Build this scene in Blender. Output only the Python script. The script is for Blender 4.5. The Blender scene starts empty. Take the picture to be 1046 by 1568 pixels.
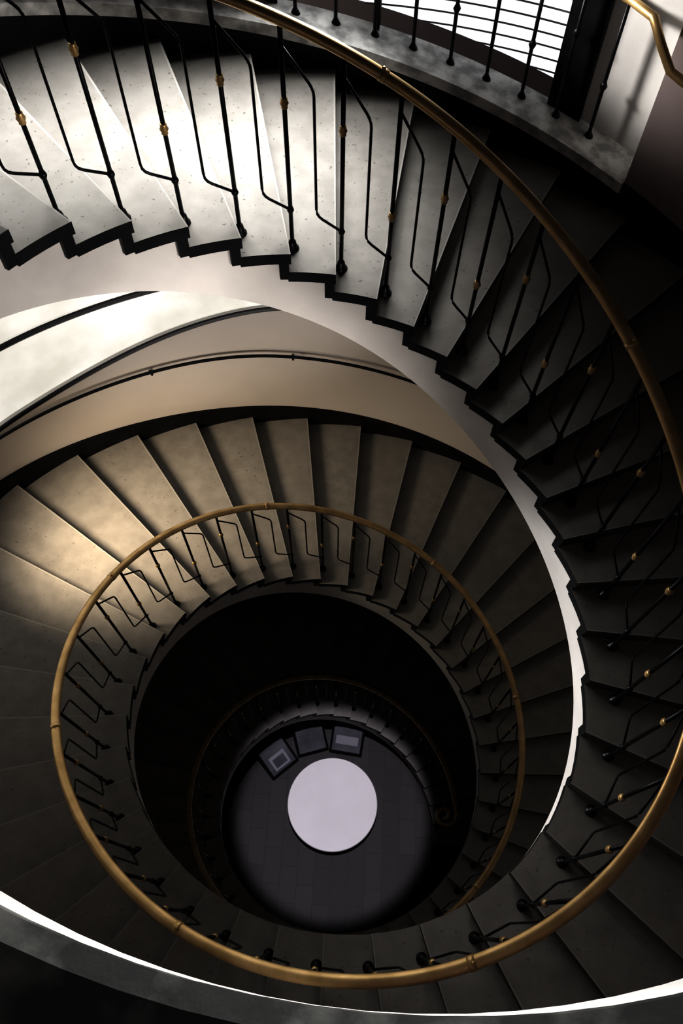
import bpy, math, random
from mathutils import Vector, Matrix
random.seed(4)
S=1.53
F=1908.3; TH=28.496; RO=-1.2573
CAM=(0.01168,-0.94186,1.7432)
P=2.4384; A0=138.35; DA=-9.6047; HR=0.6213; DR=0.0267
C=[0.211,0.111,0.006,-0.112,-0.22,-0.282,-0.192,-0.002,-0.048,-0.093,-0.022,0.001,-0.049,-0.091,-0.096,-0.09,-0.116,-0.148,-0.138,-0.117,-0.116,-0.117,-0.097,-0.064,-0.027]
ZF=-5.53
def spl(a):
    t=(225.0-a)/45.0
    i=int(max(0,min(len(C)-4,math.floor(t)))); u=t-i
    if u<0: u=0
    return ((1-u)**3*C[i]+(3*u**3-6*u*u+4)*C[i+1]+(-3*u**3+3*u*u+3*u+1)*C[i+2]+u**3*C[i+3])/6
def Rb(a): return 1+spl(a)
def Re(a): return Rb(a)-0.09
def sm(x): x=max(0,min(1,x)); return x*x*(3-2*x)
def Rw(a): return Rb(a)+0.82+0.15*sm((20-a)/160)+.15*math.exp(-((a+205)/28)**2)
def zh(a): return -P*(90-a)/360
def pt(R,a,z): t=math.radians(a); return (R*math.cos(t),R*math.sin(t),z)
def frange(a,b,n): return [a+(b-a)*k/n for k in range(n+1)]

# ---------- materials
def mat(name,col,rough=.6,metal=0,spec=.5):
    m=bpy.data.materials.new(name); m.use_nodes=True
    b=m.node_tree.nodes['Principled BSDF']
    b.inputs['Base Color'].default_value=(*col,1); b.inputs['Roughness'].default_value=rough
    b.inputs['Metallic'].default_value=metal; b.inputs['Specular IOR Level'].default_value=spec
    return m
def noisy(m,c1,c2,scale=5,detail=6,lo=.35,hi=.65,bump=0,speck=None,sock='Base Color'):
    nt=m.node_tree; N=nt.nodes; L=nt.links; b=N['Principled BSDF']
    tc=N.new('ShaderNodeTexCoord'); n=N.new('ShaderNodeTexNoise'); n.inputs['Scale'].default_value=scale; n.inputs['Detail'].default_value=detail
    r=N.new('ShaderNodeValToRGB'); r.color_ramp.elements[0].position=lo; r.color_ramp.elements[1].position=hi
    r.color_ramp.elements[0].color=(*c1,1); r.color_ramp.elements[1].color=(*c2,1)
    L.new(tc.outputs['Object'],n.inputs['Vector']); L.new(n.outputs['Fac'],r.inputs['Fac'])
    out=r.outputs['Color']
    if speck:
        n2=N.new('ShaderNodeTexNoise'); n2.inputs['Scale'].default_value=speck[0]; n2.inputs['Detail'].default_value=3
        L.new(tc.outputs['Object'],n2.inputs['Vector'])
        r2=N.new('ShaderNodeValToRGB'); r2.color_ramp.elements[0].position=speck[1]; r2.color_ramp.elements[1].position=speck[1]+.03
        r2.color_ramp.elements[0].color=(1,1,1,1); r2.color_ramp.elements[1].color=(0,0,0,1)
        L.new(n2.outputs['Fac'],r2.inputs['Fac'])
        mx=N.new('ShaderNodeMix'); mx.data_type='RGBA'
        L.new(r2.outputs['Color'],mx.inputs['Factor']); mx.inputs[7].default_value=(*speck[2],1)
        L.new(out,mx.inputs[6]); out=mx.outputs[2]
    L.new(out,b.inputs[sock])
    if bump:
        bp=N.new('ShaderNodeBump'); bp.inputs['Strength'].default_value=bump; bp.inputs['Distance'].default_value=.01
        L.new(n.outputs['Fac'],bp.inputs['Height']); L.new(bp.outputs['Normal'],b.inputs['Normal'])
    return m
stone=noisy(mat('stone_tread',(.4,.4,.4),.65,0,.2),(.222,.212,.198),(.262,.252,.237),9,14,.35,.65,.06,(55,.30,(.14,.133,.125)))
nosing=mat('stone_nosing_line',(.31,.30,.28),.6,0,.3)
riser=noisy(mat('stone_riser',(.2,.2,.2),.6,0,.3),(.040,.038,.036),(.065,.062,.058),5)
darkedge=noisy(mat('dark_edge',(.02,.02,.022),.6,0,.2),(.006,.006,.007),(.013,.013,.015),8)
white=noisy(mat('white_plaster',(.7,.7,.69),.7,0,.3),(.52,.505,.495),(.68,.665,.65),2.5,10,.3,.7,.04)
beige=noisy(mat('beige_plaster',(.5,.45,.4),.8,0,.3),(.63,.595,.565),(.70,.665,.635),1.2,5,.3,.7,.03)
mauve=noisy(mat('mauve_plaster',(.2,.16,.16),.8,0,.3),(.32,.27,.265),(.38,.32,.31),2,5)
curbm=noisy(mat('curb_stone',(.2,.2,.2),.6,0,.3),(.38,.38,.375),(.80,.80,.78),12,12,.38,.62,.4)
landm=noisy(mat('landing_stone',(.04,.04,.04),.6,0,.3),(.035,.036,.035),(.20,.20,.19),9,14,.45,.70,.5)
iron=mat('dark_iron',(.012,.012,.014),.38,.6)
brass=noisy(mat('aged_brass',(.6,.38,.13),.3,.6),(.54,.38,.18),(.82,.61,.33),9,6,.3,.7)
brass.node_tree.nodes['Principled BSDF'].inputs['Roughness'].default_value=.42
floorm=mat('dark_floor',(.03,.03,.035),.55,0,.3)
nt=floorm.node_tree; tc=nt.nodes.new('ShaderNodeTexCoord'); br=nt.nodes.new('ShaderNodeTexBrick'); br.inputs['Scale'].default_value=1.2
br.inputs['Color1'].default_value=(.044,.040,.042,1); br.inputs['Color2'].default_value=(.060,.055,.057,1); br.inputs['Mortar'].default_value=(.034,.031,.032,1); br.inputs['Mortar Size'].default_value=.006
mp=nt.nodes.new('ShaderNodeMapping'); mp.inputs['Rotation'].default_value=(0,0,math.radians(92))
nt.links.new(tc.outputs['Object'],mp.inputs['Vector']); nt.links.new(mp.outputs['Vector'],br.inputs['Vector']); nt.links.new(br.outputs['Color'],nt.nodes['Principled BSDF'].inputs['Base Color'])
tablem=noisy(mat('white_laminate',(.8,.8,.8),.5),(.76,.75,.76),(.82,.81,.82),2,3)
ceilm=mat('ceiling_paint',(.3,.3,.3),.9)
def emis(name,col,st):
    m=mat(name,(.3,.3,.3),.5); b=m.node_tree.nodes['Principled BSDF']
    b.inputs['Emission Color'].default_value=(*col,1); b.inputs['Emission Strength'].default_value=st; return m
sky_up=emis('daylit_frosted_glass',(.96,.975,1),.80)
sky_lo=noisy(emis('daylit_marbled_glass',(1,.96,.90),.78),(.72,.69,.62),(1,.97,.92),1.6,9,.36,.62,sock='Emission Color')
slatm=mat('grey_slat',(.35,.36,.38),.5)
board=noisy(mat('board_print',(.3,.3,.36),.3),(.10,.10,.12),(.17,.17,.19),3)
boardl=mat('board_light_print',(.32,.32,.36),.4)

# ---------- mesh builder
class MB:
    def __init__(s): s.v=[];s.f=[];s.m=[]
    def add(s,vs,fs,m=0):
        o=len(s.v); s.v+=vs
        for k,f in enumerate(fs):
            s.f.append(tuple(o+i for i in f)); s.m.append(m[k] if isinstance(m,list) else m)
    def tube(s,path,r,n=8,m=0,cap=True,ry=None):
        P_=[Vector(p) for p in path]; vs=[];fs=[]
        N=len(P_)
        for i,p in enumerate(P_):
            d=(P_[min(i+1,N-1)]-P_[max(i-1,0)]).normalized()
            up=Vector((0,0,1)) if abs(d.z)<.95 else Vector((0,1,0))
            x=d.cross(up).normalized(); y=x.cross(d).normalized()
            rr=r[i] if isinstance(r,list) else r
            for k in range(n):
                t=2*math.pi*k/n
                q=p+x*rr*math.cos(t)+y*(ry if ry else rr)*math.sin(t); vs.append(tuple(q))
        for i in range(N-1):
            for k in range(n):
                fs.append((i*n+k,i*n+(k+1)%n,(i+1)*n+(k+1)%n,(i+1)*n+k))
        if cap: fs.append(tuple(range(n-1,-1,-1))); fs.append(tuple((N-1)*n+k for k in range(n)))
        s.add(vs,fs,m)
    def lathe(s,c,prof,n=12,m=0):
        vs=[];fs=[]
        for r,z in prof:
            for k in range(n):
                t=2*math.pi*k/n; vs.append((c[0]+r*math.cos(t),c[1]+r*math.sin(t),c[2]+z))
        for i in range(len(prof)-1):
            for k in range(n): fs.append((i*n+k,i*n+(k+1)%n,(i+1)*n+(k+1)%n,(i+1)*n+k))
        fs.append(tuple(range(n-1,-1,-1))); fs.append(tuple((len(prof)-1)*n+k for k in range(n)))
        s.add(vs,fs,m)
    def strip(s,rowA,rowB,m=0):
        n=len(rowA); s.add(list(rowA)+list(rowB),[(i,i+1,n+i+1,n+i) for i in range(n-1)],m)
    def arcbox(s,angs,r0,r1,z0,z1,m=0,mi=None,mt=None):
        f=lambda q,a:q(a) if callable(q) else q
        vs=[]
        for a in angs: vs+= [pt(f(r0,a),a,f(z0,a)),pt(f(r1,a),a,f(z0,a)),pt(f(r1,a),a,f(z1,a)),pt(f(r0,a),a,f(z1,a))]
        fs=[];ms=[]; n=len(angs)
        for i in range(n-1):
            o=4*i
            for k,(p,q) in enumerate(((0,1),(1,2),(2,3),(3,0))):
                fs.append((o+p,o+q,o+4+q,o+4+p)); ms.append(m if not((k==2 and mt is not None) or (k==3 and mi is not None)) else (mt if k==2 else mi))
        fs.append((3,2,1,0)); fs.append((4*n-4,4*n-3,4*n-2,4*n-1)); ms+=[m,m]
        s.add(vs,fs,ms)
    def obj(s,name,mats,parent=None,smooth=False):
        me=bpy.data.meshes.new(name); me.from_pydata([(x*S,y*S,z*S) for x,y,z in s.v],[],s.f)
        for m in mats: me.materials.append(m)
        for p,mi in zip(me.polygons,s.m): p.material_index=mi; p.use_smooth=smooth
        me.validate(); me.update()
        o=bpy.data.objects.new(name,me); bpy.context.collection.objects.link(o)
        if parent: o.parent=parent
        return o
def empty(name,loc=(0,0,0)):
    o=bpy.data.objects.new(name,None); bpy.context.collection.objects.link(o); return o

# ---------- staircase
st=empty('spiral_staircase')
tr=MB(); sg=MB(); I0,I1=-10,90
TT=.036; DS=.19
for i in range(I0,I1):
    A=A0+DA*i; z=zh(A); ab=A+1.6; af=ab+DA
    angs=frange(ab+.3,af-.27,4)
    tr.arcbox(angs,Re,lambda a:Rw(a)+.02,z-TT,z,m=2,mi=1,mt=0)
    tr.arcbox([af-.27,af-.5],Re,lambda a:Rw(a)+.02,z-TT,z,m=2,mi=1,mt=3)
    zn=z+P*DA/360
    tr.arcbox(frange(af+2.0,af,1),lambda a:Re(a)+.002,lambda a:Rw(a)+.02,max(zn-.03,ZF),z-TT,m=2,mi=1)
    ang=frange(ab,af,4)
    sg.strip([pt(Re(a)+.014,a,z-TT+.004) for a in ang],[pt(Re(a)+.014,a,max(min(zh(a)-DS,z-TT),ZF)) for a in ang],0)
aa=frange(A0+DA*I0+1.6,A0+DA*I1+1.6,500)
bot=lambda a:max(zh(a)-DS,ZF+.002)
sg.strip([pt(Re(a)+.014,a,bot(a)) for a in aa],[pt(Rw(a)+.02,a,bot(a)) for a in aa],0)
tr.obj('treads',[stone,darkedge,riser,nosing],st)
sg.obj('inner_stringer_and_soffit',[white],st)
DZC=.15
os_=MB()
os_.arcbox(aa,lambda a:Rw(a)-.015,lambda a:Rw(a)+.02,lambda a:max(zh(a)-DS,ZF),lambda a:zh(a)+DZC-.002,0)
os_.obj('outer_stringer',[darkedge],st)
cb=MB()
ac=frange(234,55,160)
cb.arcbox(ac,lambda a:Rw(a)-.025,lambda a:Rw(a)+.13,lambda a:zh(a)+DZC-.03,lambda a:zh(a)+DZC+.006,0)
cb.obj('outer_curb',[curbm],st)

# landing where the photographer stands
ld=MB(); fx,fy,RL,ZL=.10468,.0324,1.0117,.96519
def lp(R,a,z): x,y,z=pt(R,a,z); return (x+fx,y+fy,z)
al=frange(-131,-15,40)
ld.strip([lp(RL+.02,a,ZL) for a in al],[lp(2.3,a,ZL) for a in al],1)
ld.strip([lp(RL,a,ZL-.012) for a in al],[lp(RL+.02,a,ZL) for a in al],1)
ld.strip([lp(RL,a,ZL-.012) for a in al],[lp(RL,a,ZL-.035) for a in al],1)
ld.strip([lp(RL+.006,a,ZL-.035) for a in al],[lp(RL+.006,a,ZL-.2) for a in al],0)
ld.strip([lp(RL+.006,a,ZL-.2) for a in al],[lp(2.3,a,ZL-.2) for a in al],0)
ld.obj('landing_slab',[white,landm],st)

# ---------- railing
rl=empty('stair_railing')
hr=MB(); aend=-716.
ar=frange(234,aend,900)
path=[pt(Rb(a)+DR,a,zh(a)+HR) for a in ar]
e=Vector(path[-1]); d=(e-Vector(path[-4])).normalized(); d.z=0; d.normalize()
inw=Vector((d.y,-d.x,0))
if inw.dot(-Vector((e.x,e.y,0)))<0: inw=-inw
path2=[]
for k in range(1,46):
    t=k/45; ph=t*1.35*2*math.pi; r=.075*(1-t)+.012
    c=e+inw*.087
    q=c+(-inw)*r*math.cos(ph)+d*r*math.sin(ph)
    path2.append((q.x,q.y,e.z-.03*t))
hr.tube(path+path2,.0168,14,0,True,ry=.0125)
hr.obj('handrail',[brass],rl,True)
jn=MB()
for a in [150,84,28,-20,-70,-115,-165,-205,-250,-300,-345,-400,-460,-520,-580,-640]:
    q=[pt(Rb(b)+DR,b,zh(b)+HR) for b in (a+.5,a,a-.5)]
    jn.tube(q,.0185,12,0,True,ry=.0145)
    jn.tube([pt(Rb(a)+DR,a,zh(a)+HR+.010),pt(Rb(a)+DR,a,zh(a)+HR+.02)],[.006,.004],8,0)
jn.obj('handrail_joints',[brass],rl,True)
bl=MB(); bc=MB()
def lean(R,h): return R+DR*h/HR
def baluster(R,a,z,h,i):
    c=pt(R,a,z)
    bl.tube([c,pt(lean(R,h),a,z+h)],.0058,8,0)
    bl.lathe(c,[(.018,0),(.018,.004),(.013,.008),(.010,.026),(.0075,.03)],12,0)
    hk=.43 if (i%2 or i==4) else .27
    bc.lathe(pt(lean(R,hk),a,z+hk),[(.0062,-.014),(.0083,-.012),(.0072,-.008),(.0108,0),(.0072,.008),(.0083,.012),(.0062,.014)],12,0)
    bl.lathe(pt(lean(R,.13),a,z+.13),[(.0062,-.01),(.0098,0),(.0062,.01)],10,0)
for i in range(I0,I1-1):
    A=A0+DA*i; z=zh(A); R=Rb(A); baluster(R,A,z,HR,i)
    An=A+DA; Am=A+DA*.50; zn=zh(An)
    p0=Vector(pt(lean(R,.565),A,z+.565)); p1=Vector(pt(lean(Rb(Am),.45),Am,z+.465))
    p2=Vector(pt(lean(Rb(Am),.175),Am,zn+.175)); p3=Vector(pt(lean(Rb(An),.13),An,zn+.13))
    def rnd(a,b,c,r=.02):
        u=(a-b).normalized()*r; w=(c-b).normalized()*r
        return [tuple(b+u*(1-t)**2+w*t*t) for t in (0,.33,.66,1)]
    bl.tube([tuple(p0)]+rnd(p0,p1,p2)+rnd(p1,p2,p3)+[tuple(p3)],.0036,6,0)
bl.obj('balusters',[iron],rl,True); bc.obj('brass_collars',[brass],rl,True)

# curb railing (window guard)
cr=empty('curb_railing')
b2=MB(); h2=MB()
k=0; a=61.3; HC=.44
while a<232:
    c=pt(Rw(a)+.07,a,zh(a)+DZC); b2.tube([c,(c[0],c[1],c[2]+HC)],.006,8,0)
    b2.lathe(c,[(.017,0),(.015,.006),(.008,.02)],10,0)
    b2.lathe((c[0],c[1],c[2]+(.28 if k%2 else .18)),[(.006,-.014),(.012,0),(.006,.014)],10,0)
    a+=4.3; k+=1
ah=frange(233,61,150)
pr=[pt(Rw(a)+.07,a,zh(a)+DZC+HC) for a in ah]
pr+=[pt(Rw(57.5)-.05,57.6,.44),pt(Rw(56)-.06,55.8,.385)]
pr+=[pt(Rw(a)-.06,a,zh(a)+.575) for a in frange(54.0,-20,60)]
h2.tube(pr,.0125,12,0); h2.obj('curb_handrail',[brass],cr,True)
b2.obj('curb_balusters',[iron],cr,True)

# wall handrail in the lower turn
wh=MB()
aw=frange(-170,-304,90); RH=lambda a:Rw(a)-.05
HH=lambda a:.66-.19*sm((a+260)/55)
wh.tube([pt(RH(a),a,zh(a)+HH(a)) for a in aw],.0085,8,0)
for a in (-185,-215,-240,-262,-300):
    wh.tube([pt(RH(a),a,zh(a)+HH(a)-.01),pt(RH(a)+.01,a,zh(a)+HH(a)-.035),pt(Rw(a)+.01,a,zh(a)+HH(a)-.045)],.006,6,0)
wh.obj('wall_handrail',[iron],None,True)

# ---------- walls
ZC=3.2
w=MB()
aw=frange(55,-131,120)
w.strip([pt(Rw(a),a,zh(a)+DZC-.02) for a in aw],[pt(Rw(a),a,ZC) for a in aw],0)
w.obj('wall_right',[mauve])
w=MB(); aw=frange(64,55,6)
w.strip([pt(Rw(a)+.12,a,zh(a)+.1) for a in aw],[pt(Rw(a)+.12,a,ZC) for a in aw],0)
w.add([pt(Rw(55),55,zh(55)+.1),pt(Rw(55)+.12,55,zh(55)+.1),pt(Rw(55)+.12,55,ZC),pt(Rw(55),55,ZC)],[(0,1,2,3)],0)
w.obj('wall_back',[white])
ZS=lambda a:-1.56-.08*sm((a+245)/50)+.15*sm((-222-a)/38)
w=MB()
WA,WB=-178,-262
def top(a):
    return zh(a+360)-DS+.02
def wallseg(w,a0_,a1_,n,sill=False):
    aw=frange(a0_,a1_,n)
    w.strip([pt(Rw(a),a,zh(a)+DZC-.02) for a in aw],[pt(Rw(a),a,(ZS(a) if sill else (top(a) if a<-128 else ZC))) for a in aw],0)
wallseg(w,-131,WA,20); wallseg(w,WA,WB,60,True); wallseg(w,WB,-716,400)
aw=frange(WA,WB,60)
w.strip([pt(Rw(a),a,ZS(a)) for a in aw],[pt(Rw(a)+.06,a,ZS(a)) for a in aw],1)
for e_ in (WA,WB):
    w.add([pt(Rw(e_),e_,ZS(e_)),pt(Rw(e_)+.06,e_,ZS(e_)),pt(Rw(e_)+.06,e_,.9),pt(Rw(e_),e_,.9)],[(0,1,2,3)],0)
w.obj('wall_left',[beige,white])
w=MB(); w.strip([pt(2.6,a,ZF) for a in frange(0,360,60)],[pt(2.6,a,ZC) for a in frange(0,360,60)],0)
w.obj('wall_outer',[mauve])
# windows
wn=empty('window_1')
p=MB(); p.strip([pt(Rw(a)+.04,a,ZS(a)) for a in aw],[pt(Rw(a)+.04,a,top(a)+.1) for a in aw],0); p.obj('pane',[sky_lo],wn)
p=MB(); p.tube([pt(Rw(a)-.002,a,ZS(a)+.010) for a in aw],.012,6,0)
p.tube([pt(Rw(a)+.02,a,-1.16) for a in aw],.014,6,0)
p.tube([pt(Rw(WB)+.0,WB,ZS(WB)),pt(Rw(WB)+.0,WB,top(WB)+.1)],.008,6,0)
p.obj('frame',[iron],wn)
wn=empty('window_2')
U0,U1,ZT=98,66,.8
au=frange(U0,U1,80)
p=MB(); p.strip([pt(Rw(a)+.24,a,zh(a)+DZC) for a in au],[pt(Rw(a)+.24,a,ZT) for a in au],0); p.obj('pane',[sky_up],wn)
p=MB()
for k in range(-8,60):
    z=k*.040+.02
    sub=[a for a in au if zh(a)+DZC+.0<z]
    if len(sub)<2 or z>ZT: continue
    p.strip([pt(Rw(a)+.228,a,z) for a in sub],[pt(Rw(a)+.228,a,z+.006) for a in sub],0)
p.obj('louvre_slats',[slatm],wn)
p=MB()
for a,wd in ((65.0,2.0),(87,.35),(98,.5)):
    p.arcbox([a+wd,a-wd],lambda a:Rw(a)+.10,lambda a:Rw(a)+.25,zh(a)+.1,ZC,0)
p.obj('posts',[darkedge],wn)
w=MB(); au=frange(U0,66,40)
w.strip([pt(Rw(a)+.22,a,ZT) for a in au],[pt(Rw(a)+.22,a,ZC) for a in au],0)
au=frange(234,U0,60)
w.strip([pt(Rw(a)+.12,a,zh(a)+.1) for a in au],[pt(Rw(a)+.12,a,ZC) for a in au],0)
w.obj('wall_upper',[mauve])

# ceiling & floor
c=MB(); c.add([(-3,-3,ZC),(3,-3,ZC),(3,3,ZC),(-3,3,ZC)],[(0,1,2,3)],0); c.obj('ceiling',[ceilm])
c=MB(); c.add([(-3,-3,ZF),(3,-3,ZF),(3,3,ZF),(-3,3,ZF)],[(0,1,2,3)],0); c.obj('floor',[floorm])
# table
t=empty('low_round_table')
m=MB(); cx,cy=-.01,.20
m.lathe((cx,cy,ZF),[(.27,0.0),(.27,.05),(.10,.06),(.10,.13),(.2,.15)],48,0); m.obj('pedestal',[iron],t,False)
m=MB(); m.lathe((cx,cy,ZF),[(.355,.15),(.366,.155),(.368,.170),(.363,.180)],96,0); m.obj('table_top',[tablem],t,False)
# display boards
def dboard(ang,R,wd,ht,kind):
    e=empty('display_board')
    c=Vector(pt(R,ang,ZF)); o=Vector(pt(1,ang,0)); s=Vector((-o.y,o.x,0)); u=(o*.86+Vector((0,0,.5))).normalized(); n=s.cross(u)
    if n.z<0:n=-n
    base=c+Vector((0,0,.05))
    m=MB()
    def quad(x0,x1,y0,y1,off,th,mi):
        vs=[]
        for dz in (off,off+th):
            for x,y in((x0,y0),(x1,y0),(x1,y1),(x0,y1)): vs.append(tuple(base+s*x+u*y+n*dz))
        m.add(vs,[(3,2,1,0),(4,5,6,7),(0,1,5,4),(1,2,6,5),(2,3,7,6),(3,0,4,7)],mi)
    quad(-wd/2,wd/2,0,ht,0,.012,0)
    quad(-wd/2+.02,wd/2-.02,.02,ht-.02,.012,.003,1)
    if kind==1: quad(-wd/2+.045,wd/2-.045,.08,ht*.45,.015,.003,2)
    if kind==2: quad(-wd/2+.06,wd/2-.06,.04,ht*.6,.015,.003,2); quad(-wd/2+.08,wd/2-.08,.06,ht*.5,.018,.003,1)
    for x in(-wd/2+.03,wd/2-.03):
        q=base+s*x; m.tube([tuple(q),(q.x,q.y,ZF)],.008,6,0)
        q=base+s*x+u*ht*.9; m.tube([tuple(q),(q.x,q.y,ZF)],.008,6,0)
    m.obj('board',[iron,board,boardl],e)
dboard(82,.64,.28,.34,1); dboard(106,.66,.27,.30,0); dboard(130,.64,.27,.28,2)

# ---------- lights
def aim(o,loc,target):
    o.location=[q*S for q in loc]; o.rotation_euler=(Vector(target)-Vector(loc)).to_track_quat('-Z','Y').to_euler()
def area(name,loc,target,size,power,col,spread=180):
    l=bpy.data.lights.new(name,'AREA'); l.shape='DISK'; l.size=size*S; l.energy=power; l.color=col; l.spread=math.radians(spread)
    o=bpy.data.objects.new(name,l); bpy.context.collection.objects.link(o); aim(o,loc,target); return o
def spot(name,loc,target,ang,power,col,blend=.6,soft=.1):
    l=bpy.data.lights.new(name,'SPOT'); l.energy=power; l.spot_size=math.radians(ang); l.spot_blend=blend; l.shadow_soft_size=soft*S; l.color=col
    o=bpy.data.objects.new(name,l); bpy.context.collection.objects.link(o); aim(o,loc,target); return o
spot('well_fill_spot',(-.01,.12,3.1),(-.01,.12,-5),11.0,3800,(.97,.92,1),.2,.06)  # added spot without a real fixture, brightens the table and well floor
for k,a in enumerate((90,103,119,138)):
    R_=Rw(a)+.04
    area('window_daylight_upper',pt(R_,a,.76+.12*k),pt(Rb(a)+.30,a+5,zh(a)),.5,[6,9,9,8.5][k],(1,.99,.98),66)
area('window_daylight_lower',(-1.5,.62,-1.3),(-.85,1.18,-2.2),.55,17,(1,.84,.64),82)
spot('window_daylight_across',(-1.52,.45,-.85),(.95,-.25,-.80),34,440,(1,.98,.97),.8,.12)
area('window_daylight_back',(.15,1.62,.95),(0,-1,.86),.4,13,(1,.99,.98),40)
spot('back_wall_fill',(-.45,1.52,.85),(.86,1.47,.32),24,420,(1,.98,.95),.8,.08)  # fill spot added to brighten the white back wall and curb end
spot('wall_stringer_fill',(-.1,-1.6,-.2),(-.60,1.6,-.72),43,500,(1,.94,.89),.7,.15)  # unseen fill below the landing, put in to lift beige wall and upper stringer
spot('left_stringer_fill',(1.0,-.75,.45),(-1.0,.85,.25),30,260,(1,.94,.89),.9,.12)  # extra fill with no real source, lightens the upper stringer's left end
spot('landing_fill',(-.2,-1.6,3.05),(-.2,-1.42,1),36,48,(1,.99,.97),.8,.1)  # invented overhead fill so the landing stone shows its texture
wd=bpy.data.worlds.new('world'); bpy.context.scene.world=wd; wd.use_nodes=True
wd.node_tree.nodes['Background'].inputs[0].default_value=(.7,.6,.7,1); wd.node_tree.nodes['Background'].inputs[1].default_value=.01

# ---------- camera
cam=bpy.data.cameras.new('camera'); co=bpy.data.objects.new('camera',cam); bpy.context.collection.objects.link(co)
cam.sensor_fit='VERTICAL'; cam.sensor_height=36; cam.sensor_width=24; cam.lens=36*F/2352; cam.clip_start=.02
co.matrix_world=Matrix.Translation([q*S for q in CAM])@Matrix.Rotation(math.radians(TH),4,'X')@Matrix.Rotation(math.radians(-RO),4,'Z')
bpy.context.scene.camera=co
vs=bpy.context.scene.view_settings
try:
    vs.view_transform='Standard'; vs.gamma=.62; vs.exposure=.34
except Exception as e: print(e)
